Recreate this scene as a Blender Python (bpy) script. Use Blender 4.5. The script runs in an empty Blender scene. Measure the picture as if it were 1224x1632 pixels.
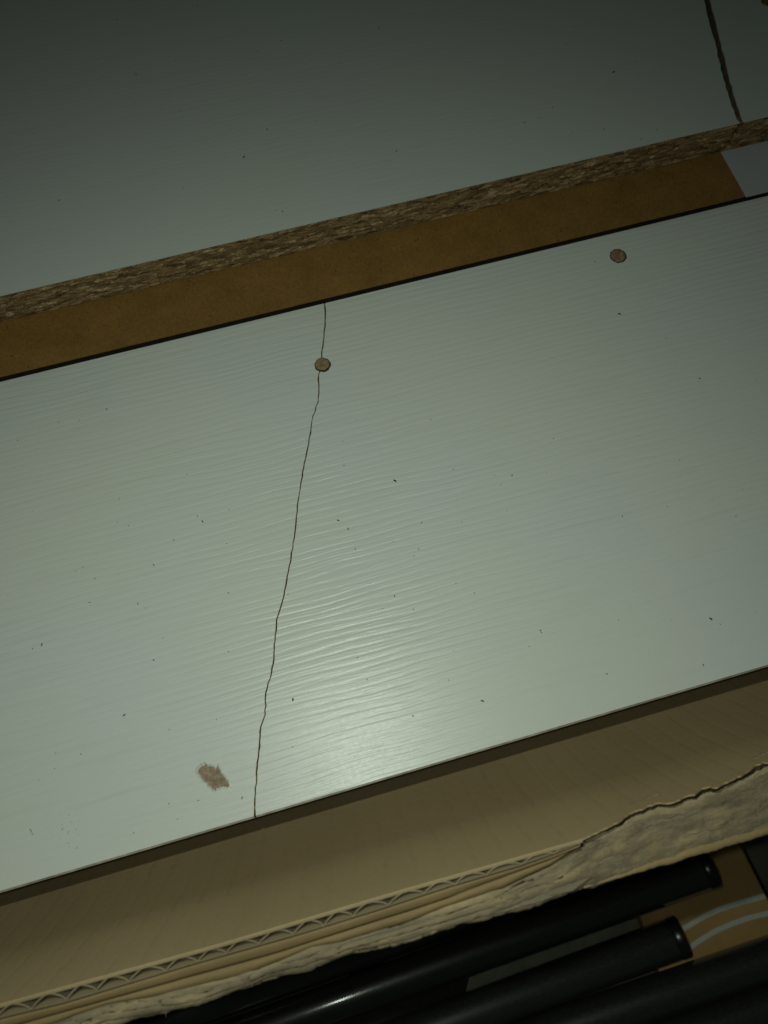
import bpy, bmesh, math, random
from mathutils import Vector, Matrix, noise

random.seed(7)
S = bpy.context.scene
C = S.collection

# ------------------------------------------------------------------ camera
F = 1226.0                       # focal length in photo pixels (1224 x 1632)
CX, CY = 612.0, 816.0
H = 0.277                        # camera height above the lower board
nd = Vector(((627 - CX) / F, -(1250 - CY) / F, -1)).normalized()      # straight down, in camera axes
Zc = -nd
Xc = Vector(((15600 - CX) / F, (CY + 3176) / F, -1))
Xc = (Xc - Xc.dot(nd) * nd).normalized()
Yc = Zc.cross(Xc)
ROT = Matrix((Xc, Yc, Zc))       # camera -> world
CAM = Vector((0, 0, H))
cam_d = bpy.data.cameras.new('camera')
cam = bpy.data.objects.new('camera', cam_d)
C.objects.link(cam)
cam.matrix_world = Matrix.Translation(CAM) @ ROT.to_4x4()
cam_d.sensor_fit = 'HORIZONTAL'
cam_d.sensor_width = 36
cam_d.lens = 36 * F / 1224
cam_d.clip_start = 0.005
cam_d.clip_end = 50
cam_d.dof.use_dof = True
cam_d.dof.focus_distance = 0.285
cam_d.dof.aperture_fstop = (cam_d.lens * 1e-3) / 0.0021
S.camera = cam

# ------------------------------------------------------------------ light: the phone's flash beside its lens, an added fill lamp, and a dim room
w = bpy.data.worlds.new('World')
S.world = w
w.use_nodes = True
w.node_tree.nodes['Background'].inputs[0].default_value = (0.75, 1.0, 0.80, 1)
w.node_tree.nodes['Background'].inputs[1].default_value = 0.018
for fx, fy, watt in ((-0.018, 0.032, 1.13), (-0.024, -0.003, 0.60)):      # the flash, then a lamp added to fill its shadows
    ld = bpy.data.lights.new('flash_and_fill', 'SPOT')
    ld.energy = watt
    ld.color = (0.905, 1.0, 0.85)
    ld.shadow_soft_size = 0.0022
    ld.spot_size = math.radians(155)
    ld.spot_blend = 1.0
    lo = bpy.data.objects.new('flash_and_fill', ld)
    C.objects.link(lo)
    lo.matrix_world = Matrix.Translation(CAM + ROT @ Vector((fx, fy, 0.0))) @ ROT.to_4x4() @ Matrix.Rotation(math.radians(0.5), 4, 'Y') @ Matrix.Rotation(math.radians(-26), 4, 'X')
S.view_settings.view_transform = 'Standard'
S.view_settings.look = 'None'
S.view_settings.exposure = 0
S.view_settings.gamma = 1
S.render.engine = 'CYCLES'


# ------------------------------------------------------------------ helpers
def ray(px, py):
    return (ROT @ Vector(((px - CX) / F, -(py - CY) / F, -1))).normalized()


def at(px, py, z=0.0):
    """where the photo's pixel meets the level z"""
    d = ray(px, py)
    return CAM + d * ((z - H) / d.z)


def link(name, me, mat, parent=None, smooth=False):
    o = bpy.data.objects.new(name, me)
    C.objects.link(o)
    if mat is not None and not me.materials:
        me.materials.append(mat)
    if parent is not None:
        o.parent = parent
    if smooth:
        for p in me.polygons:
            p.use_smooth = True
    return o


def mesh(name, verts, faces, mat, parent=None, smooth=False):
    me = bpy.data.meshes.new(name)
    me.from_pydata([tuple(v) for v in verts], [], faces)
    me.update()
    return link(name, me, mat, parent, smooth)


def thing(name, label, cat, loc=(0, 0, 0), group=None):
    o = bpy.data.objects.new(name, None)
    C.objects.link(o)
    o.empty_display_size = 0.02
    o['label'] = label
    o['category'] = cat
    if group:
        o['group'] = group
    return o


def prism(name, poly, z0, z1, mat, parent=None, bevel=0.0):
    """upright prism over a polygon (list of x, y), counter-clockwise"""
    a = sum(poly[i][0] * poly[(i + 1) % len(poly)][1] - poly[(i + 1) % len(poly)][0] * poly[i][1] for i in range(len(poly)))
    if a < 0:
        poly = poly[::-1]
    n = len(poly)
    V = [(x, y, z0) for x, y in poly] + [(x, y, z1) for x, y in poly]
    Fs = [tuple(range(n - 1, -1, -1)), tuple(range(n, 2 * n))]
    Fs += [(i, (i + 1) % n, n + (i + 1) % n, n + i) for i in range(n)]
    o = mesh(name, V, Fs, mat, parent)
    if bevel:
        m = o.modifiers.new('bevel', 'BEVEL')
        m.width = bevel
        m.segments = 2
        m.limit_method = 'ANGLE'
        m.angle_limit = math.radians(60)
    return o


def poly_at(P, t):
    """point on a list of (key, value...) interpolated at key t"""
    if t <= P[0][0]:
        a, b = P[0], P[1]
    elif t >= P[-1][0]:
        a, b = P[-2], P[-1]
    else:
        for a, b in zip(P, P[1:]):
            if a[0] <= t <= b[0]:
                break
    k = (t - a[0]) / (b[0] - a[0])
    return [a[i] + (b[i] - a[i]) * k for i in range(1, len(a))]


def fbm(x, y, z=0.0, o=4):
    return noise.fractal(Vector((x, y, z)), 1.0, 2.0, o)


# ------------------------------------------------------------------ materials
class NT:
    def __init__(s, name):
        s.m = bpy.data.materials.new(name)
        s.m.use_nodes = True
        s.t = s.m.node_tree
        s.b = s.t.nodes['Principled BSDF']
        s.pos = s.t.nodes.new('ShaderNodeTexCoord').outputs['Object']

    def n(s, kind, **kw):
        x = s.t.nodes.new('ShaderNode' + kind)
        for k, v in kw.items():
            if hasattr(x, k) and k not in x.inputs:
                setattr(x, k, v)
            else:
                x.inputs[k.replace('_', ' ') if k.replace('_', ' ') in x.inputs else k].default_value = v
        return x

    def l(s, a, b):
        s.t.links.new(a, b)

    def mapped(s, scale, rot=(0, 0, 0), src=None):
        x = s.n('Mapping')
        x.inputs['Scale'].default_value = scale
        x.inputs['Rotation'].default_value = rot
        s.l(src or s.pos, x.inputs['Vector'])
        return x.outputs[0]

    def noise(s, vec, scale, detail=3.0, rough=0.55, dist=0.0):
        x = s.n('TexNoise')
        x.inputs['Scale'].default_value = scale
        x.inputs['Detail'].default_value = detail
        x.inputs['Roughness'].default_value = rough
        x.inputs['Distortion'].default_value = dist
        s.l(vec, x.inputs['Vector'])
        return x.outputs['Fac']

    def ramp(s, fac, stops):
        x = s.n('ValToRGB')
        e = x.color_ramp.elements
        while len(e) < len(stops):
            e.new(0.5)
        for i, (p, c) in enumerate(stops):
            e[i].position = p
            e[i].color = (*c, 1) if len(c) == 3 else c
        s.l(fac, x.inputs[0])
        return x.outputs[0]

    def math(s, op, a, b):
        x = s.n('Math', operation=op)
        for i, v in enumerate((a, b)):
            if isinstance(v, (int, float)):
                x.inputs[i].default_value = v
            else:
                s.l(v, x.inputs[i])
        return x.outputs[0]

    def mix(s, fac, a, b, blend='MIX'):
        x = s.n('Mix', data_type='RGBA', blend_type=blend)
        for i, v in ((0, fac), (6, a), (7, b)):
            if isinstance(v, (int, float)):
                x.inputs[i].default_value = v
            elif isinstance(v, tuple):
                x.inputs[i].default_value = (*v, 1)
            else:
                s.l(v, x.inputs[i])
        return x.outputs[2]

    def bump(s, h, dist, strength=1.0, prev=None):
        x = s.n('Bump')
        x.inputs['Strength'].default_value = strength
        x.inputs['Distance'].default_value = dist
        s.l(h, x.inputs['Height'])
        if prev is not None:
            s.l(prev, x.inputs['Normal'])
        return x.outputs[0]

    def done(s, col=None, rough=0.5, nrm=None, spec=0.5):
        if col is not None:
            if isinstance(col, tuple):
                s.b.inputs['Base Color'].default_value = (*col, 1)
            else:
                s.l(col, s.b.inputs['Base Color'])
        if isinstance(rough, (int, float)):
            s.b.inputs['Roughness'].default_value = rough
        else:
            s.l(rough, s.b.inputs['Roughness'])
        s.b.inputs['Specular IOR Level'].default_value = spec
        if nrm is not None:
            s.l(nrm, s.b.inputs['Normal'])
        return s.m


def laminate(name, tint, grain=1.0, seed=0.0):
    """white melamine foil embossed with a wavy wood grain along X"""
    t = NT(name)
    off = t.n('Mapping')
    off.inputs['Location'].default_value = (seed, seed * 0.7, 0)
    t.l(t.pos, off.inputs['Vector'])
    p = off.outputs[0]
    # slow waviness bends the grain
    sw = t.noise(t.mapped((14, 26, 1), src=p), 1.0, 2.0)
    cmb = t.n('CombineXYZ')
    t.l(t.math('MULTIPLY', sw, 0.0045), cmb.inputs[1])
    add = t.n('VectorMath', operation='ADD')
    t.l(p, add.inputs[0])
    t.l(cmb.outputs[0], add.inputs[1])
    q = add.outputs[0]
    g1 = t.noise(t.mapped((24, 340, 1), (0, 0, 0.03), src=q), 1.0, 1.0, 0.4)
    g2 = t.noise(t.mapped((75, 1000, 1), (0, 0, 0.03), src=q), 1.0, 1.0, 0.5)
    area = t.ramp(t.noise(t.mapped((5, 14, 1), src=p), 1.0, 2.0), [(0.38, (0.5,) * 3), (0.58, (1,) * 3)])
    pores = t.ramp(g2, [(0.40, (0,) * 3), (0.52, (1,) * 3)])
    hgt = t.math('ADD', t.math('MULTIPLY', t.ramp(g1, [(0.32, (0,) * 3), (0.66, (1,) * 3)]), 0.75), t.math('MULTIPLY', pores, 0.42))
    wv = t.n('TexWave', wave_type='BANDS', bands_direction='Y')
    wv.inputs['Scale'].default_value = 118
    wv.inputs['Distortion'].default_value = 8.0
    wv.inputs['Detail'].default_value = 1.5
    wv.inputs['Detail Scale'].default_value = 0.45
    t.l(t.mapped((0.30, 1, 1), (0, 0, 0.03), src=p), wv.inputs['Vector'])
    hgt = t.math('ADD', t.math('MULTIPLY', hgt, 0.55), t.math('MULTIPLY', t.ramp(wv.outputs['Fac'], [(0.0, (0,) * 3), (0.55, (1,) * 3)]), 0.5))
    hgt = t.math('MULTIPLY', hgt, area)
    n1 = t.bump(hgt, 0.00014 * grain, 0.9)
    n2 = t.bump(t.noise(p, 2400, 2.0), 0.00005, 0.6, n1)
    big = t.noise(p, 11, 2.0)
    col = t.mix(t.ramp(big, [(0.40, (0,) * 3), (0.62, (1,) * 3)]), tint[0], tint[1])
    groove = t.ramp(t.math('MULTIPLY', t.ramp(g1, [(0.30, (1,) * 3), (0.45, (0,) * 3)]), area), [(0, (0,) * 3), (1, (1,) * 3)])
    col = t.mix(t.math('MULTIPLY', groove, 0.10), col, (0.40, 0.40, 0.36))
    r = t.math('ADD', 0.285, t.math('MULTIPLY', t.noise(p, 700, 2.0), 0.12))
    return t.done(col, r, n2, 0.42)


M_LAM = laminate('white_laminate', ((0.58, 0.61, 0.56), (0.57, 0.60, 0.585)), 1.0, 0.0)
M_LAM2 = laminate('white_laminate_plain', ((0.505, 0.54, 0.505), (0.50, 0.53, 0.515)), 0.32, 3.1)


def particle(name, scale=1.0, seed=0.0, rough_chips=True):
    t = NT(name)
    off = t.n('Mapping')
    off.inputs['Location'].default_value = (seed, seed, seed)
    t.l(t.pos, off.inputs['Vector'])
    src = off.outputs[0]
    warp = t.n('VectorMath', operation='MULTIPLY_ADD')
    nz = t.n('TexNoise')
    nz.inputs['Scale'].default_value = 500
    t.l(src, nz.inputs['Vector'])
    t.l(nz.outputs['Color'], warp.inputs[0])
    warp.inputs[1].default_value = (0.004, 0.002, 0.0016)
    t.l(src, warp.inputs[2])
    w_ = warp.outputs[0]
    v = t.n('TexVoronoi', feature='F1')
    v.inputs['Scale'].default_value = 1.0
    t.l(t.mapped((230 * scale, 700 * scale, 850 * scale), src=w_), v.inputs['Vector'])
    sep = t.n('SeparateColor')
    t.l(v.outputs['Color'], sep.inputs[0])
    a1 = t.noise(t.mapped((430, 1200, 1400), src=w_), 1.0, 5.0, 0.75)
    f = t.noise(t.mapped((900, 2200, 2600), src=w_), 1.0, 4.0, 0.7)
    big = t.noise(t.mapped((70, 200, 260), src=w_), 1.0, 2.0)
    k = t.math('ADD', t.math('MULTIPLY', a1, 0.47), t.math('MULTIPLY', sep.outputs[0], 0.34))
    k = t.math('ADD', k, t.math('MULTIPLY', big, 0.28))
    c = t.ramp(k, [(0.30, (0.035, 0.02, 0.009)), (0.40, (0.13, 0.08, 0.034)), (0.54, (0.225, 0.145, 0.066)), (0.67, (0.32, 0.22, 0.11)), (0.76, (0.54, 0.40, 0.23))])
    c = t.mix(0.7, c, t.ramp(f, [(0.3, (0.6,) * 3), (0.7, (1.15,) * 3)]), 'MULTIPLY')
    nr = t.bump(t.math('ADD', a1, t.math('MULTIPLY', f, 0.5)), 0.0006, 0.8)
    return t.done(c, 0.85, nr, 0.2)


M_CORE = particle('particleboard')
M_CRUMB = particle('crumbled_particleboard', 1.3, 5.0)


def simple(name, c0, c1, scale, rough=0.7, bump=0.0, spec=0.3, stretch=(1, 1, 1), detail=4.0):
    t = NT(name)
    f = t.noise(t.mapped(stretch), scale, detail, 0.6)
    c = t.ramp(f, [(0.32, c0), (0.68, c1)])
    nr = t.bump(f, bump, 0.8) if bump else None
    return t.done(c, rough, nr, spec)


def hardboard():
    t = NT('brown_hardboard')
    f = t.noise(t.pos, 900, 5.0, 0.7)
    c = t.ramp(f, [(0.3, (0.155, 0.082, 0.019)), (0.7, (0.245, 0.134, 0.034))])
    b = t.noise(t.pos, 75, 5.0, 0.6)
    c = t.mix(0.55, c, t.ramp(b, [(0.3, (0.68,) * 3), (0.7, (1.22,) * 3)]), 'MULTIPLY')
    v = t.n('TexVoronoi', feature='F1')
    v.inputs['Scale'].default_value = 1.0
    t.l(t.mapped((330, 180, 330)), v.inputs['Vector'])
    sp = t.ramp(v.outputs['Distance'], [(0.07, (1,) * 3), (0.16, (0,) * 3)])
    sel = t.ramp(t.noise(t.pos, 120, 1.0), [(0.40, (0,) * 3), (0.52, (1,) * 3)])
    c = t.mix(t.math('MULTIPLY', t.math('MULTIPLY', sp, sel), 0.7), c, (0.06, 0.03, 0.01))
    return t.done(c, 0.62, t.bump(f, 0.00006, 0.6), 0.3)


M_HARD = hardboard()
M_EDGE = simple('dark_board_edge', (0.006, 0.004, 0.003), (0.014, 0.009, 0.006), 300, 0.8, 0.0, 0.1)
M_FOIL = simple('white_foil', (0.38, 0.40, 0.43), (0.42, 0.435, 0.465), 30, 0.45)


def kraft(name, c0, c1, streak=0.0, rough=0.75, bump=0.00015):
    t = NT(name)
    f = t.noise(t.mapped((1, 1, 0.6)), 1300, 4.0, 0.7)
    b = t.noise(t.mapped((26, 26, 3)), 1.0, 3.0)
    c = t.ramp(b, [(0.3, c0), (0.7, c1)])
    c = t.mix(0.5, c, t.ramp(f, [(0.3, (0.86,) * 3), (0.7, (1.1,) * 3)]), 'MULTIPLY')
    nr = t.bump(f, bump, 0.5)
    if streak:
        # the flutes telegraph through the liner
        wv = t.n('TexWave', wave_type='BANDS', bands_direction='X')
        wv.inputs['Scale'].default_value = 2 * math.pi / (20 * 0.0086)
        wv.inputs['Distortion'].default_value = 0.6
        wv.inputs['Detail Scale'].default_value = 4
        t.l(t.pos, wv.inputs['Vector'])
        nr = t.bump(t.ramp(wv.outputs['Fac'], [(0.0, (0,) * 3), (0.22, (1,) * 3)]), 0.00009, 0.6, nr)
        rb = t.ramp(t.math('MULTIPLY', t.ramp(wv.outputs['Fac'], [(0.0, (1,) * 3), (0.12, (0,) * 3)]), t.ramp(t.noise(t.mapped((60, 60, 90)), 1.0, 3.0), [(0.45, (0,) * 3), (0.65, (1,) * 3)])), [(0, (0,) * 3), (1, (1,) * 3)])
        c = t.mix(t.math('MULTIPLY', rb, 0.13), c, (0.16, 0.115, 0.06))
    return t.done(c, rough, nr, 0.3)


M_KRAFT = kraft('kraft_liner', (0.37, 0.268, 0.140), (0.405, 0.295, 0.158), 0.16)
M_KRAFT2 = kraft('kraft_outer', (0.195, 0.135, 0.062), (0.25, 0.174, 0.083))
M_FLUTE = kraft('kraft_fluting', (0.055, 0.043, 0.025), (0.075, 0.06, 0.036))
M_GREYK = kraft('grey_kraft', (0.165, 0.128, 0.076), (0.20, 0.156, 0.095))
M_KEDGE = kraft('kraft_cut_edge', (0.22, 0.168, 0.096), (0.28, 0.218, 0.13))


def fluff():
    t = NT('torn_paper_fibre')
    a = t.noise(t.mapped((42, 260, 260)), 1.0, 5.0, 0.65)
    f = t.noise(t.mapped((500, 1300, 1300)), 1.0, 5.0, 0.75)
    c = t.ramp(a, [(0.33, (0.17, 0.138, 0.094)), (0.5, (0.255, 0.204, 0.13)), (0.66, (0.39, 0.30, 0.172))])
    c = t.mix(0.5, c, t.ramp(f, [(0.28, (0.6,) * 3), (0.7, (1.15,) * 3)]), 'MULTIPLY')
    nr = t.bump(a, 0.0004, 0.5)
    nr = t.bump(f, 0.0003, 0.7, nr)
    return t.done(c, 0.95, nr, 0.1)


M_FLUFF = fluff()
M_PLY = kraft('peeled_paper', (0.20, 0.168, 0.118), (0.30, 0.245, 0.16), 0.0, 0.9, 0.0005)
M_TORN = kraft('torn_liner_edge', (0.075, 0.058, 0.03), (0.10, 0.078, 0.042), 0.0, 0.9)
M_LIP = kraft('torn_lip_paper', (0.33, 0.26, 0.15), (0.42, 0.34, 0.21), 0.0, 0.9, 0.0006)
M_RIM = kraft('torn_paper_rim', (0.28, 0.20, 0.09), (0.34, 0.25, 0.12))


def tube_mat():
    t = NT('black_satin_tube')
    f = t.noise(t.mapped((30, 900, 900)), 1.0, 3.0)
    d = t.noise(t.mapped((300, 1500, 1500)), 1.0, 3.0, 0.6)
    c = t.ramp(d, [(0.35, (0.016, 0.017, 0.0145)), (0.75, (0.025, 0.027, 0.023))])
    r = t.ramp(d, [(0.3, (0.34,) * 3), (0.75, (0.5,) * 3)])
    t.b.inputs['Coat Weight'].default_value = 1.0
    t.b.inputs['Coat Roughness'].default_value = 0.13
    return t.done(c, r, t.bump(f, 0.00004, 0.4), 0.5)


M_TUBE = tube_mat()
M_CAP = simple('black_plastic', (0.008, 0.008, 0.008), (0.014, 0.014, 0.013), 200, 0.28, 0.0, 0.5)
M_RIMGLINT = simple('rim_glint', (0.04, 0.042, 0.04), (0.22, 0.225, 0.21), 500, 0.3)
M_DUST = simple('dark_dust', (0.03, 0.022, 0.014), (0.12, 0.09, 0.06), 700, 0.9)
M_DUST2 = simple('pale_dust', (0.30, 0.25, 0.17), (0.40, 0.35, 0.26), 700, 0.9)
M_PLUG = simple('plug_wood', (0.17, 0.112, 0.06), (0.33, 0.23, 0.132), 420, 0.85, 0.0005, 0.2)
M_CRACK = simple('dark_board_core', (0.10, 0.074, 0.042), (0.20, 0.15, 0.09), 700, 0.9, 0.0003, 0.1)
M_BAND = simple('worn_edge_band', (0.16, 0.13, 0.085), (0.36, 0.33, 0.26), 160, 0.7)
M_RIMSHADE = simple('painted_rim_shade', (0.03, 0.02, 0.012), (0.06, 0.042, 0.026), 500, 0.9)
M_PATCH = simple('scuffed_core', (0.19, 0.14, 0.095), (0.38, 0.30, 0.22), 420, 0.9, 0.0003, 0.15)
M_CARTON = simple('tan_carton', (0.36, 0.222, 0.08), (0.42, 0.264, 0.105), 60, 0.7)
M_CARTSIDE = simple('carton_side', (0.03, 0.022, 0.012), (0.05, 0.035, 0.02), 200, 0.8)
M_PRINT = simple('white_print', (0.42, 0.46, 0.42), (0.48, 0.52, 0.47), 500, 0.7)
M_GREY = simple('grey_sheet', (0.13, 0.13, 0.10), (0.20, 0.20, 0.155), 70, 0.7)
M_NET = simple('black_net', (0.006, 0.006, 0.005), (0.02, 0.02, 0.017), 500, 0.8)
M_RED = simple('red_paint', (0.16, 0.035, 0.02), (0.22, 0.05, 0.03), 200, 0.6)
M_FLOOR = simple('floor_concrete', (0.10, 0.095, 0.07), (0.17, 0.155, 0.12), 35, 0.85, 0.0004)

# ------------------------------------------------------------------ setting
FZ = -0.272
g = 3.0
fl = mesh('floor', [(-g, -g, FZ), (g, -g, FZ), (g, g, FZ), (-g, g, FZ)], [(0, 1, 2, 3)], M_FLOOR)
fl['kind'] = 'structure'


# ------------------------------------------------------------------ lower board, cracked in two
def jag(P, step, amp):
    """a finer, ragged copy of a pixel polyline"""
    out = [P[0]]
    for a, b in zip(P, P[1:]):
        n = max(1, int(math.hypot(b[0] - a[0], b[1] - a[1]) / step))
        for i in range(1, n + 1):
            k = i / n
            e = amp if i < n else 0
            out.append((a[0] + (b[0] - a[0]) * k + random.uniform(-e, e), a[1] + (b[1] - a[1]) * k))
    return out


CR = [(517, 466), (517, 482), (518.5, 500), (518, 520), (515.5, 545), (513, 567), (512, 585), (507.5, 598), (508, 620), (507, 641), (499, 662), (495, 690), (490, 716), (484, 745), (479, 775), (474, 806), (472, 832), (469.5, 851), (464, 888), (457, 925), (450, 958), (441, 988), (438.5, 1012), (437, 1035), (433, 1072), (424, 1104), (422.5, 1139), (416, 1158), (412, 1198), (409, 1232), (407, 1264), (406, 1296), (406, 1302)]
crack = jag(CR, 7, 0.9)
YF = at(200, 1419 - 0.2945 * 200 + 1).y           # front edge of the lower board
YB = at(600, 455).y + 0.05
cr = []
for x, y in crack:
    p = at(x, y)
    cr.append((p.x, p.y))
cr = [(cr[0][0] - 0.0006, YB)] + [c for c in cr if YF < c[1] < YB] + [(at(406, 1299).x, YF)]
GAP = 0.00027
left_edge = [(x - GAP * (0.75 + 0.5 * noise.noise(Vector((y * 160, 1, 0)))) - random.uniform(0, 0.00014), y) for x, y in cr]
right_edge = [(x + GAP * (0.75 + 0.5 * noise.noise(Vector((y * 190, 5, 0)))) + random.uniform(0, 0.00014), y) for x, y in cr]
XL, XR = -0.42, 0.46
board = thing('cracked_board', 'lower white wood-grain board split by a thin crack, brown plugs beside its back edge', 'board')
halves = []
for k, (edge, xx, lab) in enumerate(((left_edge, XL, 'left piece with a scuffed brown spot'), (right_edge, XR, 'right piece with glossy reflection'))):
    poly = [(x, y) for x, y in edge] + [(xx, YF), (xx, YB)]
    sg = 0.00016 if k == 0 else -0.00016
    core_poly = [(x + sg, y) for x, y in edge] + [(xx, YF), (xx, YB)]
    c = prism('board_half', core_poly, -0.0155, -0.0005, M_CORE, board)
    c['label'] = lab
    prism('laminate_face', poly, -0.0004, 0.0, M_LAM, c)
    prism('laminate_back', poly, -0.016, -0.0156, M_LAM2, c)
    xe = edge[-1][0]
    prism('edge_band', [(xe, YF - 0.0006), (xx, YF - 0.0006), (xx, YF - 0.00002), (xe, YF - 0.00002)], -0.0158, -0.0006, M_BAND, c)
    halves.append(c)
# the right half sits a hair tilted against the left one
halves[0].rotation_euler = (0, 0, 0)


def disc(name, px, py, rx, mat, parent, zc=0.0, dome=0.0005, seed=0):
    c = at(px, py, zc)
    r0 = rx
    V = [(c.x, c.y, zc + dome * 0.8)]
    N, K = 40, 7
    for k in range(1, K + 1):
        for i in range(N):
            a = 2 * math.pi * i / N
            rr = r0 * k / K * (1 + (0.045 * fbm(math.cos(a) * 2 + seed, math.sin(a) * 2) + random.uniform(-.012, .012)) * (k / K))
            z = zc + dome * (1 - 0.55 * (k / K) ** 3) + 0.00028 * fbm(math.cos(a) * k * 0.6 + seed, math.sin(a) * k * 0.6, 3.0)
            if k == K:
                z = zc - 0.0006
            elif k == K - 1:
                z = zc + dome * 0.25
            V.append((c.x + rr * math.cos(a), c.y + rr * math.sin(a), z))
    Fs = [(0, 1 + i, 1 + (i + 1) % N) for i in range(N)]
    for k in range(K - 1):
        for i in range(N):
            a, b = 1 + k * N + i, 1 + k * N + (i + 1) % N
            Fs.append((a, a + N, b + N, b))
    return mesh(name, V, Fs, mat, parent, True)


d1 = disc('dowel_plug', 513.5, 580, 0.0033, M_PLUG, board, 0.0, 0.0006, 1)
d1['label'] = 'round brown plug on the crack'
d2 = disc('dowel_plug', 985, 407.5, 0.0036, M_PLUG, board, 0.0, 0.0004, 9)
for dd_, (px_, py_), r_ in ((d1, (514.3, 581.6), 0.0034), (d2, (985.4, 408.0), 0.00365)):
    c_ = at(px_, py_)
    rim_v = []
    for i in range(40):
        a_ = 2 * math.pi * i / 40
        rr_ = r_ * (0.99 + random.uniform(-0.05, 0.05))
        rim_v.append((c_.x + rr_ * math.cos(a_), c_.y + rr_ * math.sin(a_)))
    prism('hole_rim_shadow', rim_v, -0.0003, 0.00003, M_RIMSHADE, dd_)  # dark hole edge, set off centre as the plug's painted shadow
d2['label'] = 'round brown plug near the right end'

PT = [(290, 335), (296, 322), (310, 310), (322, 306), (335, 298), (345, 308), (356, 309), (365, 312), (378, 322), (386, 314), (390, 300), (393, 318), (401, 328), (404, 342), (413, 352), (420, 360), (429, 368), (430, 378), (440, 380), (442, 392), (446, 402), (438, 417), (428, 409), (415, 409), (402, 412), (394, 420), (384, 416), (379, 432), (372, 420), (362, 420), (350, 407), (340, 400), (338, 390), (322, 385), (318, 373), (306, 367), (305, 356), (294, 348)]
poly = []
for i, (a, b) in enumerate(PT):
    nx_, ny_ = PT[(i + 1) % len(PT)]
    for k in range(4):
        x = a + (nx_ - a) * k / 4 + random.uniform(-1.6, 1.6)
        y = b + (ny_ - b) * k / 4 + random.uniform(-1.6, 1.6)
        if k == 2 and random.random() < 0.45:
            x += (x - 366) * random.uniform(0.05, 0.16)
            y += (y - 362) * random.uniform(0.05, 0.16)
        p = at(220 + x / 3.06, 1120 + y / 3.06)
        poly.append((p.x, p.y))
cxp = sum(p[0] for p in poly) / len(poly)
cyp = sum(p[1] for p in poly) / len(poly)
V = [(cxp, cyp, 0.00022)]
n = len(poly)
for f_, z_ in ((0.5, 0.00014), (0.8, 0.00010), (1.0, 0.00003)):
    V += [(cxp + (x - cxp) * f_, cyp + (y - cyp) * f_, z_ + random.uniform(-1, 1) * 0.00004 * (1 if f_ < 1 else 0.3)) for x, y in poly]
Fs = [(0, 1 + i, 1 + (i + 1) % n) for i in range(n)]
for k in range(2):
    for i in range(n):
        a, b = 1 + k * n + i, 1 + k * n + (i + 1) % n
        Fs.append((a, a + n, b + n, b))
pa = mesh('scuffed_spot', V, Fs, M_PATCH, board)
V, Fs = [], []
for f_, z_ in ((1.16, 0.00002), (1.05, 0.0003), (0.99, 0.0003), (0.97, 0.00002)):
    V += [(cxp + (x - cxp) * f_, cyp + (y - cyp) * f_, z_ * (0.35 + 0.65 * abs(noise.noise(Vector((x * 700, y * 700, 0))) * 1.6)) if z_ > 0.0001 else z_) for x, y in poly]
for k in range(3):
    for i in range(n):
        a, b = k * n + i, k * n + (i + 1) % n
        Fs.append((a, b, b + n, a + n))
mesh('lifted_foil', V, Fs, M_LAM2, pa)
pa['label'] = 'feathery brown scuff where the white foil has come off'

# ------------------------------------------------------------------ brown hardboard between the boards, white sheet on its end
HZ = 0.003
yh = at(600, 609 - 0.2426 * 600 - 8, HZ).y
hb = thing('hardboard_sheet', 'brown hardboard sheet sandwiched between the two white boards, dark front edge', 'hardboard')
o = prism('sheet', [(XL, yh), (XR, yh), (XR, yh + 0.40), (XL, yh + 0.40)], 0.0004, HZ, M_HARD, hb)
prism('front_edge', [(XL, yh - 0.0005), (XR, yh - 0.0005), (XR, yh - 0.00005), (XL, yh - 0.00005)], 0.0003, HZ - 0.0004, M_EDGE, hb)
a = at(1148, 240, HZ + 0.0005)
b = at(1191, 316, HZ + 0.0005)
dx = (b.x - a.x) / (b.y - a.y)
ws = prism('white_offcut', [(b.x + dx * (yh - 0.0006 - b.y), yh - 0.0006), (XR, yh - 0.0006), (XR, yh + 0.06), (b.x + dx * (yh + 0.06 - b.y), yh + 0.06)], HZ + 0.0001, HZ + 0.0005, M_FOIL)
ws['label'] = 'small pale lavender-white sheet at the right end of the brown hardboard'
ws['category'] = 'sheet'

# ------------------------------------------------------------------ upper board
UZ0, UZ1 = HZ + 0.0006, HZ + 0.0166
yu = at(600, 470 - 0.232 * 600, UZ1).y
ub = thing('cracked_board', 'upper dim white board with raw particleboard front edge and wide dark crack at right', 'board')
UL = [(1050, -300), (1085, -150), (1113, -40), (1122, 0), (1127, 23), (1137, 59), (1146, 96), (1153, 126), (1164, 161), (1174, 190), (1180, 200)]
UR = [(1056, -300), (1093, -150), (1123, -40), (1132, 0), (1143, 45), (1153, 84), (1162, 122), (1172, 157), (1180, 182), (1188, 198)]


def edge_world(P, amp):
    out = []
    for x, y in jag(P, 7, amp):
        p = at(x, y, UZ1)
        if p.y > yu + 0.0004:
            out.append((p.x, p.y))
    p = at(P[-1][0], P[-1][1] - 3, UZ1)
    out.append((p.x, yu))
    top = out[0]
    return out


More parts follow.
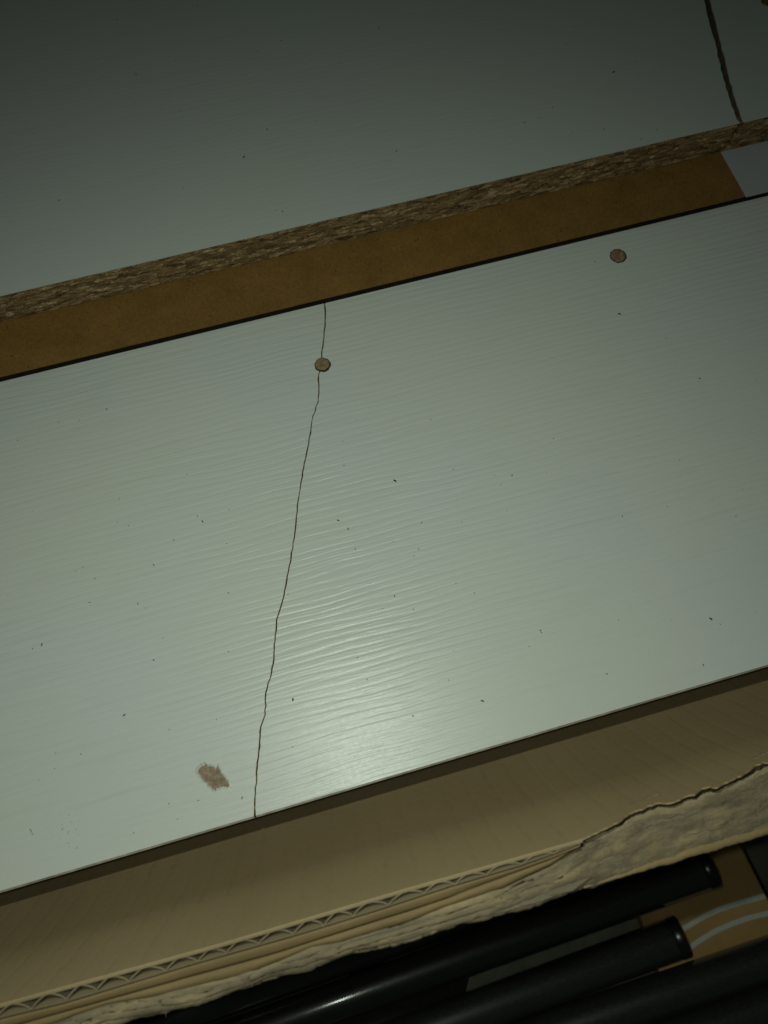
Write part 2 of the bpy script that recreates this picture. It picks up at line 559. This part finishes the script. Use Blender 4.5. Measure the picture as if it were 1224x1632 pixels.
le, re_ = edge_world(UL, 0.9), edge_world(UR, 0.9)
YT = max(le[0][1], re_[0][1]) + 0.05
lam_z = UZ1 - 0.0005
for edge, xx, lab in ((le, XL - 0.2, 'left piece of the upper board'), (re_, XR + 0.25, 'right piece of the upper board')):
    poly = [(edge[0][0], YT)] + edge + [(xx, yu), (xx, YT)]
    c = prism('board_half', [(x, y + (0.0016 if y == yu else 0)) for x, y in poly], UZ1 - 0.0045, lam_z - 0.0001, M_CRACK, ub)
    c['label'] = lab
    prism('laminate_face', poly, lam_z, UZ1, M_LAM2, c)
core = prism('core', [(XL - 0.2, yu + 0.005), (XR + 0.25, yu + 0.005), (XR + 0.25, YT), (XL - 0.2, YT)], UZ0, UZ1 - 0.0048, M_CRACK, ub)
# rough front edge of chips, with the crack running down through it
e0 = at(1181, 198, UZ1)
path = []
for (x, y) in [(1181, 196), (1183, 203), (1172, 213), (1176, 219), (1164, 229), (1160, 236), (1143, 243), (1136, 246)]:
    d = ray(x, y)
    p = CAM + d * ((yu - CAM.y) / d.y)
    path.append((p.x, p.z))
NX, NZ = 1700, 34
x0, x1 = XL - 0.2, XR + 0.25
V, Fs = [], []
for j in range(NZ + 1):
    z = UZ0 + (lam_z - 0.0001 - UZ0) * j / NZ
    for i in range(NX + 1):
        x = x0 + (x1 - x0) * i / NX
        dpt = 0.0
        if 0 < j < NZ:
            dpt = 0.00055 * fbm(x * 260, z * 900, 0, 3) + 0.0003 * noise.noise(Vector((x * 900, z * 2600, 4)))
            if abs(x - e0.x) < 0.03:
                dm = min(math.hypot(x - (p[0] + (q[0] - p[0]) * t / 6), z - (p[1] + (q[1] - p[1]) * t / 6)) for p, q in zip(path, path[1:]) for t in range(7))
                dpt += 0.0060 * max(0, 1 - dm / 0.0014) + 0.0006 * max(0, 1 - dm / 0.004) * noise.noise(Vector((x * 700, z * 700, 9)))
        V.append((x, yu + 0.0003 + max(-0.0003, min(0.0045, dpt)), z))
for j in range(NZ):
    for i in range(NX):
        a_ = j * (NX + 1) + i
        Fs.append((a_, a_ + 1, a_ + NX + 2, a_ + NX + 1))
mesh('chipped_edge', V, Fs, M_CORE, ub)
# nick at the frame's top right corner
p0 = at(1221, 4, UZ1)
chip = disc('chipped_spot', 1222, 3, 0.0030, M_CRUMB, ub, UZ1, 0.0003, 5)

# ------------------------------------------------------------------ dust and crumbs
SP_LOW = [(84, 645, 2), (170, 652, 3), (28, 702, 2), (298, 756, 2), (190, 795, 2), (365, 812, 2), (323, 831, 4), (187, 832, 2), (205, 838, 2), (277, 861, 3), (245, 900, 4), (132, 904, 2), (151, 922, 2), (364, 945, 3), (220, 962, 3), (143, 960, 3), (232, 969, 2), (67, 1027, 5), (52, 1034, 2), (245, 1052, 3), (364, 1038, 2), (198, 1140, 4), (345, 1147, 2), (89, 1200, 2), (87, 1225, 2), (62, 1243, 2), (129, 1202, 2), (386, 1272, 4), (283, 1305, 2), (269, 1281, 2), (213, 1327, 2), (630, 766, 5), (539, 829, 4), (555, 843, 4), (566, 875, 3), (627, 863, 2), (667, 875, 3), (722, 748, 3), (672, 833, 2), (788, 757, 2), (798, 773, 2), (629, 950, 4), (610, 970, 2), (659, 971, 2), (570, 1048, 2), (585, 1083, 2), (467, 1115, 5), (658, 1141, 3), (466, 1190, 2), (769, 1117, 5), (715, 1084, 2), (948, 417, 3), (987, 500, 5), (1061, 538, 2), (882, 699, 2), (1115, 603, 4), (1206, 606, 2), (1017, 694, 2), (816, 758, 3), (1063, 807, 2), (992, 823, 3), (808, 814, 2), (861, 1005, 3), (863, 1008, 2), (843, 1030, 2), (967, 1074, 3), (1121, 1060, 3), (1133, 986, 5), (1148, 995, 2), (756, 945, 2), (1083, 733, 2), (548, 742, 2), (660, 886, 2), (590, 930, 2), (880, 570, 2)]
SP_UP = [(94, 319, 3), (187, 31, 3), (217, 118, 4), (279, 97, 2), (410, 82, 3), (448, 65, 3), (453, 47, 2), (507, 76, 2), (426, 206, 4), (389, 250, 5), (292, 300, 2), (440, 335, 2), (450, 337, 3), (632, 241, 4), (604, 45, 4), (978, 115, 5), (903, 71, 2), (881, 171, 3), (836, 195, 4), (1015, 98, 2), (962, 206, 3), (1047, 207, 3), (1022, 222, 3), (861, 188, 2), (1002, 166, 2), (314, 9, 3), (286, 175, 2), (163, 122, 2)]


def specks(name, L, z, extra, box, label, mat):
    V, Fs = [], []
    items = [(x, y, s, random.uniform(0.28, 0.55)) for x, y, s in L]
    for _ in range(extra):
        items.append((random.uniform(box[0], box[1]), random.uniform(box[2], box[3]), random.uniform(0.7, 1.6), random.uniform(0.4, 1)))
    for x, y, s, asp in items:
        c = at(x, y, z)
        L_ = s * 0.00013 * 1.25
        W_ = L_ * asp
        a = random.uniform(0, math.pi)
        n = 6
        b0 = len(V)
        for zz, kk in ((0.00002, 1.0), (0.00002 + W_ * 0.55, 0.55)):
            for i in range(n):
                t = 2 * math.pi * i / n
                rr = random.uniform(0.7, 1.15) * kk
                u, v = L_ * rr * math.cos(t), W_ * rr * math.sin(t)
                v += 0.35 * u * u / L_ * (1 if s > 3.5 else 0)
                V.append((c.x + u * math.cos(a) - v * math.sin(a), c.y + u * math.sin(a) + v * math.cos(a), z + zz))
        Fs.append(tuple(range(b0 + n, b0 + 2 * n)))
        for i in range(n):
            Fs.append((b0 + i, b0 + (i + 1) % n, b0 + n + (i + 1) % n, b0 + n + i))
    o = mesh(name, V, Fs, mat)
    o['kind'] = 'stuff'
    o['label'] = label
    o['category'] = 'dust'
    return o


random.seed(21)
specks('wood_dust', SP_LOW, 0.0, 34, (0, 1224, 640, 1090), 'dark specks of wood dust scattered over the lower white board', M_DUST)
specks('wood_dust', SP_UP, UZ1, 14, (0, 1100, 0, 230), 'dark specks of wood dust scattered over the upper white board', M_DUST)
pale = [(50, 1325, 4), (48, 1322, 3), (52, 1329, 3)] + [(random.choice((98, 112, 122)) + random.uniform(-4, 4), random.uniform(1285, 1352), random.uniform(1, 2)) for _ in range(26)] + [(270, 1163, 3), (316, 1276, 3)]
specks('scuff_dust', pale, 0.0, 0, (0, 1, 0, 1), 'faint tan scuff marks near the lower left of the lower board', M_DUST2)

# ------------------------------------------------------------------ cardboard box wall in front
box = thing('cardboard_box', 'torn corrugated cardboard box wall standing along the front of the boards', 'box')
WZ = 0.046                                        # height of the cut top edge
A_px = [(-260, 1674), (0, 1603), (350, 1507), (650, 1418), (930, 1339), (984, 1313), (1003, 1299), (1039, 1285), (1070, 1279), (1107, 1269), (1118, 1259), (1130, 1254), (1143, 1257), (1160, 1249), (1183, 1236), (1205, 1222), (1216, 1218), (1224, 1218), (1300, 1190), (1420, 1150)]
B_px = [(-260, 1696), (0, 1624), (100, 1600), (300, 1540), (472, 1491.5), (600, 1452), (720, 1413), (829, 1381), (886, 1361), (920, 1348)]
C_px = [(-260, 1712), (0, 1640), (300, 1556), (443, 1517), (557, 1480), (650, 1451), (714, 1430), (771, 1407), (829, 1386), (874, 1370), (920, 1350)]
D_px = [(-260, 1730), (0, 1652), (86, 1629), (123, 1614), (172, 1597), (243, 1586), (300, 1572), (386, 1552), (460, 1523), (497, 1506), (540, 1500), (574, 1489), (650, 1467), (709, 1443), (800, 1413), (834, 1396), (874, 1377), (926, 1339), (984, 1317), (1003, 1303), (1039, 1289), (1107, 1273), (1125, 1260), (1143, 1260), (1183, 1240), (1214, 1224), (1300, 1194), (1420, 1155)]
E_px = [(-260, 1765), (0, 1690), (186, 1632), (214, 1620), (286, 1603), (343, 1586), (383, 1571), (426, 1556), (486, 1543), (543, 1520), (572, 1511), (637, 1501), (714, 1476), (760, 1463), (843, 1443), (926, 1415), (1033, 1383), (1113, 1359), (1178, 1340), (1224, 1327), (1300, 1303), (1420, 1265)]


def line(P, z, n=0, x0=-620, x1=1780, step=4):
    pts = []
    x = x0
    while x <= x1:
        y = poly_at(P, x)[0]
        if x > 925 and P is not B_px and P is not C_px:
            kk = min(1, (x - 925) / 30) * (0.5 if P is E_px else 1)
            y += kk * (3.4 * fbm(x * 0.035, 3, 0, 3) + 1.6 * fbm(x * 0.14, 7, 0, 2))
        zz = z(x) if callable(z) else z
        pts.append(at(x, y, zz))
        x += step
    return pts


def loft(name, rows, mat, parent, thick=0.0004, smooth=True, off=0):
    n = len(rows[0])
    V = [v for r in rows for v in r]
    Fs = []
    for j in range(len(rows) - 1):
        for i in range(n - 1):
            a = j * n + i
            Fs.append((a, a + 1, a + n + 1, a + n))
    o = mesh(name, V, Fs, mat, parent, smooth)
    if thick:
        m = o.modifiers.new('solid', 'SOLIDIFY')
        m.thickness = thick
        m.offset = off
    return o


random.seed(4)
# inner face: from the floor beside the board, up and out to the cut edge (right: torn edge)
top = line(A_px, WZ)
rows = []
KEYS = [(-0.075, -0.25), (-0.056, 0.09), (-0.035, 0.377), (-0.010, 0.626), (0.020, 0.848), (WZ, 1.0), (0.09, 1.25), (0.13, 1.45)]


def spline(z):
    for i in range(1, len(KEYS) - 2):
        (z0, k0), (z1, k1), (z2, k2), (z3, k3) = KEYS[i - 1:i + 3]
        if z1 <= z <= z2:
            t = (z - z1) / (z2 - z1)
            m1 = (k2 - k0) / (z2 - z0) * (z2 - z1)
            m2 = (k3 - k1) / (z3 - z1) * (z2 - z1)
            return (2 * t ** 3 - 3 * t * t + 1) * k1 + (t ** 3 - 2 * t * t + t) * m1 + (-2 * t ** 3 + 3 * t * t) * k2 + (t ** 3 - t * t) * m2
    return KEYS[1][1] if z < 0 else KEYS[-2][1]


base_y = YF + 0.0045
RA, RB = at(0, 1603, WZ), at(930, 1339, WZ)


def wall_y(X, z):
    ref = RA.y + (RB.y - RA.y) * (X - RA.x) / (RB.x - RA.x)
    return base_y + (ref - base_y) * spline(z)


def on_wall(px, py):
    d = ray(px, py)
    lo_, hi_ = -0.05, 0.085
    for _ in range(40):
        z = (lo_ + hi_) / 2
        q = CAM + d * ((z - H) / d.z)
        if q.y > wall_y(q.x, z):
            hi_ = z           # still inside the box: the ray meets the wall lower down
        else:
            lo_ = z
    return CAM + d * ((z - H) / d.z)


def line_wall(P, x0=-620, x1=1780, step=4):
    out = []
    x = x0
    while x <= x1:
        y = poly_at(P, x)[0]
        if x > 925:
            kk = min(1, (x - 925) / 30)
            y += kk * (3.4 * fbm(x * 0.035, 3, 0, 3) + 1.6 * fbm(x * 0.14, 7, 0, 2))
        out.append(on_wall(x, y))
        x += step
    return out


top = line_wall(A_px)
rows = [[Vector((t.x, wall_y(t.x, -0.056) + 0.006, FZ)) for t in top], [Vector((t.x, wall_y(t.x, -0.056) + 0.006, -0.075)) for t in top]]
for j in range(19):
    f_ = j / 18
    r = []
    for t in top:
        z = -0.056 + (t.z + 0.056) * f_
        r.append(Vector((t.x, wall_y(t.x, z) + 0.00012 * fbm(t.x * 9, z * 6, 2.0, 2) * (1 - f_), z)))
    rows.append(r)
inner = loft('inner_liner', rows, M_KRAFT, box, 0.00045, False, -1)
inner['label'] = 'smooth olive-brown inner face of the box wall'
# pale cut lip along the liner's top edge
iL = [i for i, t in enumerate(top) if -620 + 4 * i <= 928]
lipr = [[top[i] + Vector((0, 0.0001, 0.00005)) for i in iL], [top[i] + Vector((0, -0.00045, 0.00008)) for i in iL]]
loft('cut_lip', lipr, M_KEDGE, inner, 0.0003, False, -1)
# fluting: a wave between the two liners
bl = line(B_px, WZ - 0.0004, x1=924)
al = line(A_px, WZ - 0.0003, x1=924)
V, Fs = [], []


def along(L, s):
    k = min(max(s, 0), 0.99999) * (len(L) - 1)
    i = int(k)
    return L[i].lerp(L[i + 1], k - i)


length = (al[-1] - al[0]).length
N = int(length / 0.0086 * 22)
for i in range(N + 1):
    s = i / N
    d = s * length / 0.0086
    ph = 2 * math.pi * (d + 0.07 * math.sin(d * 1.7) + 0.05 * math.sin(d * 0.63))
    amp_ = 0.92 + 0.12 * math.sin(d * 2.3 + 1) * math.sin(d * 0.9)
    v = (1 - abs(math.sin(ph / 2)) ** 0.62) * amp_
    skew = 0.0004 * math.sin(ph + 0.6)
    v = 0.10 + 0.84 * v
    A_, B_ = along(al, s), along(bl, s)
    q = A_.lerp(B_, v) + (al[-1] - al[0]).normalized() * skew
    V.append(q)
    V.append(q + Vector((0, 0.0025, -0.032)))
for i in range(N):
    Fs.append((2 * i, 2 * i + 2, 2 * i + 3, 2 * i + 1))
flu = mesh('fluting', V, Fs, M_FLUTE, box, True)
m = flu.modifiers.new('solid', 'SOLIDIFY')
m.thickness = 0.00042
m.offset = 0
tops = [Vector(v) for v in V[0::2]]
r1, r2 = [], []
for i, q in enumerate(tops):
    tg = (tops[min(i + 1, len(tops) - 1)] - tops[max(i - 1, 0)]).normalized()
    nn = Vector((-tg.y, tg.x, 0)) * 0.00016
    up_ = Vector((0, 0, 0.00016))
    r1.append(q + nn + up_)
    r2.append(q - nn + up_)
loft('fluting_edge', [r1, r2], M_KEDGE, flu, 0.00012, False, -1)
bk = line(B_px, WZ - 0.0006, x1=924)
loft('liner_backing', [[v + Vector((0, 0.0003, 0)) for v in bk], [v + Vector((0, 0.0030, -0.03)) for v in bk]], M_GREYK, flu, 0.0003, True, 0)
flu['label'] = 'wavy corrugated layer seen on the cut top edge'
# outer liner, its top bent outwards, down to the floor behind
cl = line(C_px, WZ - 0.0012, x1=924)
bl2 = line(B_px, WZ - 0.0001, x1=924)
rows = [[v + Vector((0, 0, 0)) for v in bl2]]
for k in (0.25, 0.5, 0.75, 1.0):
    rows.append([b_.lerp(c_, k) + Vector((0, 0, 0.0004 * math.sin(k * math.pi) - 0.0006 * k * (1 + 0.5 * fbm(b_.x * 60, 1)))) for b_, c_ in zip(bl2, cl)])
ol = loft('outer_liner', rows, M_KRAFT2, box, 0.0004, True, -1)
rows = [[Vector((t.x, wall_y(t.x, t.z - 0.016) - 0.0034, t.z - 0.016)) for t in top]]
for z in (0.0, -0.02, -0.04, -0.056):
    rows.append([Vector((t.x, wall_y(t.x, z) - 0.0034, z)) for t in top])
rows.append([Vector((t.x, wall_y(t.x, -0.056) + 0.001, FZ)) for t in top])
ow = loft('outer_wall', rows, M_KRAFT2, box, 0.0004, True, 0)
# second ply, a peeled strip between outer liner and torn fibre
dl = line(D_px, WZ - 0.0034, x1=924)
cl2 = line(C_px, WZ - 0.0026, x1=924)
rows = []
for k in (0, 0.2, 0.4, 0.6, 0.8, 1.0):
    rows.append([c_.lerp(d_, k) + Vector((0, 0, 0.0011 * math.sin(k * math.pi) * (1 + 0.4 * fbm(c_.x * 40, 5)) + 0.0002 * fbm(c_.x * 200, k * 3))) for c_, d_ in zip(cl2, dl)])
pl = loft('peeled_ply', rows, M_KRAFT2, box, 0.0005, True, -1)
pl['label'] = 'peeled tan paper strip beside the cut edge'


# torn fibre band
def fz(x):
    k = min(1, max(0, (x - 780) / 170))
    i_ = int((x + 620) / 4)
    zt = sum(top[max(0, min(len(top) - 1, i_ + o_))].z for o_ in range(-20, 21)) / 41
    return (WZ - 0.0050) * (1 - k) + (zt - 0.0095) * k


dd = line(D_px, fz, step=2)
ee = line(E_px, lambda x: fz(x) - 0.0012, step=2)
rows = []
K = 26
for j in range(K + 1):
    k = -0.22 + 1.22 * j / K
    r = []
    for i, (d_, e_) in enumerate(zip(dd, ee)):
        x = -620 + 2 * i
        q = d_.lerp(e_, k)
        amp = 0.00022 if k > 0 else 0.0001
        lump = amp * fbm(q.x * 70, q.y * 330, 1, 4) + 0.35 * amp * fbm(q.x * 300, q.y * 900, 7, 3)
        # narrow folds that follow the tear
        lump += 0.0010 * max(0, fbm(q.x * 38 + 4, q.y * 300 + q.x * 60, 3, 3) - 0.1) * (1 if k > 0.1 else 0)
        rg = 1 - abs(fbm(q.x * 55 + 9, q.y * 210 - q.x * 35, 5, 3)) * 2.2
        lump += 0.00022 * max(0, rg) ** 4 * (1 if k > 0.08 else 0)
        tv = max(0, k) * 3.2 + 1.1 * fbm(q.x * 26, 4 + q.y * 30, 2, 4)
        fl_ = math.floor(tv)
        fr_ = min(1, max(0, (tv - fl_ - 0.38) / 0.24))
        lump -= 0.00055 * (fl_ + fr_ * fr_ * (3 - 2 * fr_) - 1.5) * (1 if k > 0.02 else 0)
        q = q + Vector((0, 0, lump - (0.004 * (-k) if k < 0 else 0) + 0.0010 * math.sin(max(0, k) * math.pi)))
        if k > 0.9:
            q.z -= 0.0012 * ((k - 0.9) / 0.1) ** 2
            q.y += 0.0005 * fbm(q.x * 300, 2, 3, 3) + 0.0004 * fbm(q.x * 90, 8, 3, 2)
        r.append(q)
    rows.append(r)
tf = loft('torn_fibre', rows, M_FLUFF, box, 0.0012, True, -1)
tf['label'] = 'fluffy pale torn paper band'
# loose fibres standing off the torn band
V, Fs = [], []
for _ in range(900):
    i = random.randrange(180, len(dd) - 180)
    u_ = random.uniform(0.3, 1)
    k = 1.0 + random.uniform(-0.06, 0.02) if u_ < 0.3 else (random.uniform(-0.02, 0.1) if u_ < 0.5 else random.uniform(0.05, 0.98))
    j = (k + 0.22) / 1.22 * K
    j0 = max(0, min(K - 1, int(j)))
    q = rows[j0][i].lerp(rows[j0 + 1][i], min(1, j - j0)) + Vector((0, 0, 0.0001))
    an = random.gauss(0.0, 0.7) + (0 if random.random() < 0.5 else math.pi)
    if u_ < 0.3:
        an = random.uniform(-2.6, -0.5)
    ln = random.uniform(0.0006, 0.0021)
    wd = random.uniform(0.00003, 0.00007)
    dr = Vector((math.cos(an), math.sin(an), random.uniform(0.0, 0.5)))
    sd_ = Vector((-math.sin(an), math.cos(an), 0))
    b0 = len(V)
    bend = random.uniform(-0.5, 0.5)
    for t_, w_ in ((0, 1), (0.5, 0.8), (1.0, 0.25)):
        c_ = q + dr * (ln * t_) + sd_ * (ln * bend * t_ * t_) - Vector((0, 0, 0.0003 * t_ * t_))
        V += [c_ + sd_ * (wd * w_), c_ - sd_ * (wd * w_)]
    Fs += [(b0, b0 + 1, b0 + 3, b0 + 2), (b0 + 2, b0 + 3, b0 + 5, b0 + 4)]
fb = mesh('paper_fibres', V, Fs, M_LIP, box)
fb['kind'] = 'stuff'
# thin peeled plies lying on the torn band, each with a ragged upper edge
iP = [i for i in range(len(dd)) if 560 <= -620 + 2 * i <= 1500]
for p_, (k0, k1) in enumerate(((0.20, 0.52), (0.40, 0.74), (0.62, 0.97))):
    prow = []
    for j in range(7):
        r = []
        for i in iP:
            x_ = dd[i].x
            ks = k0 + 0.16 * fbm(x_ * 22, p_ * 9.1, 0, 5) + 0.05 * fbm(x_ * 190, p_ * 3.7, 0, 3)
            gate = 0.5 + 0.9 * fbm(x_ * 14 + 3 * p_, 2.2 * p_, 1, 2)
            ke = max(ks + 0.01, ks + (k1 - k0) * min(1, max(0, gate)))
            k = ks + (ke - ks) * j / 6
            q = dd[i].lerp(ee[i], min(0.99, k))
            curl = 0.0009 * max(0, 1 - j / 2.0) * max(0, 0.4 + fbm(x_ * 60, p_, 4, 2))
            r.append(q + Vector((0, 0, 0.00190 - 0.00055 * (k * 3.2 - 1.5) + curl + 0.00022 * fbm(q.x * 90, q.y * 320, 6 + p_, 3))))
        prow.append(r)
    py = loft('peeled_paper', prow, M_PLY, box, 0.00016, True, 0)
    py['label'] = 'thin ragged paper layer on the torn band'
# ragged brown edge of the torn inner liner
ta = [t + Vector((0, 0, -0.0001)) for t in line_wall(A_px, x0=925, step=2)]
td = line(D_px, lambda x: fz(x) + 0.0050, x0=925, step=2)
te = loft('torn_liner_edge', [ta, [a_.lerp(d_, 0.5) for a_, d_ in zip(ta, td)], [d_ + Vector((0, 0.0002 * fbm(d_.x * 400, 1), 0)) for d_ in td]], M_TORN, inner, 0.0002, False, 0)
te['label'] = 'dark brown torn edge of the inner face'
# cream torn lip along the top of the fibre at the right
iT = [i for i in range(len(dd)) if -620 + 2 * i >= 928]
rows = []
for j in range(6):
    r = []
    for i in iT:
        g_ = min(1, (-620 + 2 * i - 926) / 25)
        wd = (0.16 + 0.10 * fbm(dd[i].x * 90, 2, 0, 3)) * g_
        k = -0.06 + (wd + 0.06) * j / 5
        q = dd[i].lerp(ee[i], k)
        r.append(q + Vector((0, 0, 0.0014 + 0.0009 * math.sin(math.pi * (0.25 + 0.7 * j / 5)) + 0.0003 * fbm(q.x * 260, q.y * 500, 4, 3))))
    rows.append(r)
lipo = loft('torn_lip', rows, M_LIP, box, 0.0003, True, -1)
lipo['label'] = 'cream torn paper lip'
# smooth cream fold along the lower rim at the right
i0 = [i for i in range(len(ee)) if -620 + 2 * i >= 930]
rows = []
for a in range(0, 9):
    t = math.pi * (a / 8) * 1.2 - 0.6
    r = []
    for i in i0:
        grow = min(1, (-620 + 2 * i - 930) / 190)
        R = 0.0002 + 0.00125 * grow
        e_ = ee[i]
        r.append(e_ + Vector((0, R * math.cos(t + 1.2) * 1.0 + 0.0010 * grow + 0.00012 * fbm(e_.x * 150, a * .3), R * math.sin(t + 1.2) + 0.0004)))
    rows.append(r)
rim = loft('folded_rim', rows, M_RIM, box, 0.0003, True, 0)
rim['label'] = 'smooth cream folded paper rim'

# ------------------------------------------------------------------ things lying on the floor in front of the box
TR = 0.0107
CZ = -0.222                                    # top of the flat carton
TZ = CZ + 0.0012 + TR


def at_tilt(px, py):
    """pixel on the slightly sloping layer of tubes (right ends propped on the carton)"""
    d = ray(px, py)
    sl = 0.11
    # z = TZ + sl * (x - 0.19)
    t = (TZ - sl * 0.19 - CAM.z + sl * CAM.x) / (d.z - sl * d.x)
    return CAM + d * t


def tube(axis, label, x_end=None, cap=True, left=-900, lift=0.0, burr=False):
    (xa, ya), (xb, yb) = axis
    P, Q = at_tilt(xa, ya), at_tilt(xb, yb)
    d = (Q - P).normalized()
    end = at_tilt(*x_end) if x_end else Q + d * 0.4
    end = P + d * (end - P).dot(d)
    start = P - d * 0.5
    t = thing('black_tube', label, 'tube', group='black tubes lying beside the box')
    up = Vector((0, 0, 1))
    sd = d.cross(up).normalized()
    up = sd.cross(d)
    N = 40

    def ring(c, r):
        return [c + sd * (r * math.cos(2 * math.pi * i / N)) + up * (r * math.sin(2 * math.pi * i / N)) for i in range(N)]

    def sweep(name, prof, mat, par, wob=0.0):
        V, Fs = [], []
        for c, r in prof:
            V += ring(c, r)
        for j in range(len(prof) - 1):
            for i in range(N):
                a, b = j * N + i, j * N + (i + 1) % N
                Fs.append((a, b, b + N, a + N))
        o = mesh(name, V, Fs, mat, par, True)
        return o
    ro = TR
    prof = [(start, ro), (end - d * 0.0062, ro), (end - d * 0.0060, ro * 0.985), (end - d * 0.0060, ro * 0.93), (start, ro * 0.93)]
    sweep('tube_body', prof, M_TUBE, t)
    if cap:
        rc = ro * 1.015
        prof = [(end - d * 0.0061, ro * 0.90), (end - d * 0.0058, rc * 0.96), (end - d * 0.0050, rc), (end - d * 0.0006, rc * 1.012), (end, rc * 0.985), (end - d * 0.0001, rc * 0.9), (end - d * 0.0018, rc * 0.86), (end - d * 0.0020, 0.0002)]
        c = sweep('end_cap', prof, M_CAP, t)
        c['label'] = 'glossy black plastic end cap'
        sweep('cap_rim', [(end - d * 0.0004, rc * 0.985), (end + d * 0.00015, rc * 0.98), (end + d * 0.00015, rc * 0.935), (end - d * 0.0006, rc * 0.925)], M_RIMGLINT, c)  # pale grey ring, the rim's glint put into its colour
    if burr:
        c0 = end - d * 0.0055 + up * TR * 0.75 + sd * TR * -0.72
        V = []
        for k, (l_, hh, ww) in enumerate(((0, 0.0, 0.0012), (0.0022, 0.0016, 0.0010), (0.0052, 0.0030, 0.0006), (0.0058, 0.0046, 0.0004))):
            q = c0 - d * l_ + (up * 0.5 - sd * 0.85) * hh
            V += [q + up * ww, q - sd * ww, q - up * ww, q + sd * ww]
        Fs = []
        for k in range(3):
            for i in range(4):
                a, b = k * 4 + i, k * 4 + (i + 1) % 4
                Fs.append((a, b, b + 4, a + 4))
        Fs += [(0, 3, 2, 1), (12, 13, 14, 15)]
        mesh('plastic_burr', V, Fs, M_CAP, t)
    return t


tube(((824, 1494), (1020, 1424)), 'black tube nearest the torn cardboard with capped end showing, upper of two capped tubes', (1135, 1386))
tube(((889, 1564), (1053, 1504)), 'black tube with a loose plastic burr on its cap, lower of two capped tubes', (1088, 1492), burr=True)
tube(((1056, 1585), (1224, 1528)), 'black tube running off the right edge, just below the burred tube')
tube(((1056, 1661), (1224, 1604)), 'black tube in the bottom right corner of the picture')
tube(((430, 1562), (626, 1492)), 'black tube mostly hidden under the torn cardboard at lower left', (800, 1430), cap=False)


def slab(name, px, z0, z1, mat, label, cat, side=None):
    pts = [at(x, y, z1) for x, y in px]
    if side is None:
        o = prism(name, [(p.x, p.y) for p in pts], z0, z1, mat)
        o['label'] = label
        o['category'] = cat
        return o
    t = thing(name, label, cat)
    prism('top_sheet', [(p.x, p.y) for p in pts], z1 - 0.0008, z1, mat, t)
    cx_, cy_ = sum(p.x for p in pts) / len(pts), sum(p.y for p in pts) / len(pts)
    prism('carton_sides', [(cx_ + (p.x - cx_) * 0.985, cy_ + (p.y - cy_) * 0.985) for p in pts], z0, z1 - 0.0009, side, t)
    return t


ct = slab('carton', [(1014, 1440), (1060, 1575), (1130, 1760), (1330, 1700), (1224, 1436), (1150, 1290), (1000, 1330)], FZ + 0.0005, CZ, M_CARTON, 'tan carton with two white curved printed lines under the tubes', 'carton', M_CARTON)


def ribbon(name, P, wpx, mat, parent, z):
    V, Fs = [], []
    for i, (x, y) in enumerate(P):
        a = P[max(0, i - 1)]
        b = P[min(len(P) - 1, i + 1)]
        dx_, dy_ = b[0] - a[0], b[1] - a[1]
        l_ = math.hypot(dx_, dy_)
        nx_, ny_ = -dy_ / l_ * wpx / 2, dx_ / l_ * wpx / 2
        p, q = at(x + nx_, y + ny_, z), at(x - nx_, y - ny_, z)
        V += [p, q]
    for i in range(len(P) - 1):
        Fs.append((2 * i, 2 * i + 1, 2 * i + 3, 2 * i + 2))
    return mesh(name, V, Fs, mat, parent)


ribbon('printed_line', [(1040, 1507), (1065, 1494), (1088, 1481), (1105, 1471), (1125, 1459), (1145, 1450), (1165, 1443), (1185, 1437), (1205, 1432), (1219, 1428)], 8.5, M_PRINT, ct, CZ + 0.0003)
ribbon('printed_line', [(1050, 1535), (1075, 1523), (1098, 1511), (1120, 1496), (1140, 1484), (1165, 1473), (1190, 1464), (1210, 1459), (1231, 1454)], 8.5, M_PRINT, ct, CZ + 0.0003)
slab('grey_sheet', [(752, 1540), (738, 1600), (700, 1720), (1100, 1640), (1046, 1540), (1008, 1430)], FZ + 0.0005, CZ - 0.014, M_GREY, 'pale grey sheet glimpsed between the black tubes left of the carton', 'sheet')
sb = slab('dark_mat', [(560, 1560), (480, 1700), (700, 1700), (737, 1602), (751, 1541)], FZ + 0.0005, CZ - 0.0145, M_NET, 'black textured mat glimpsed between the two capped tubes at bottom', 'mat')
slab('red_strip', [(800, 1625), (790, 1660), (880, 1650), (896, 1596), (850, 1606)], CZ - 0.0139, CZ - 0.012, M_RED, 'dull red strip glimpsed under the lower capped tube', 'strip')
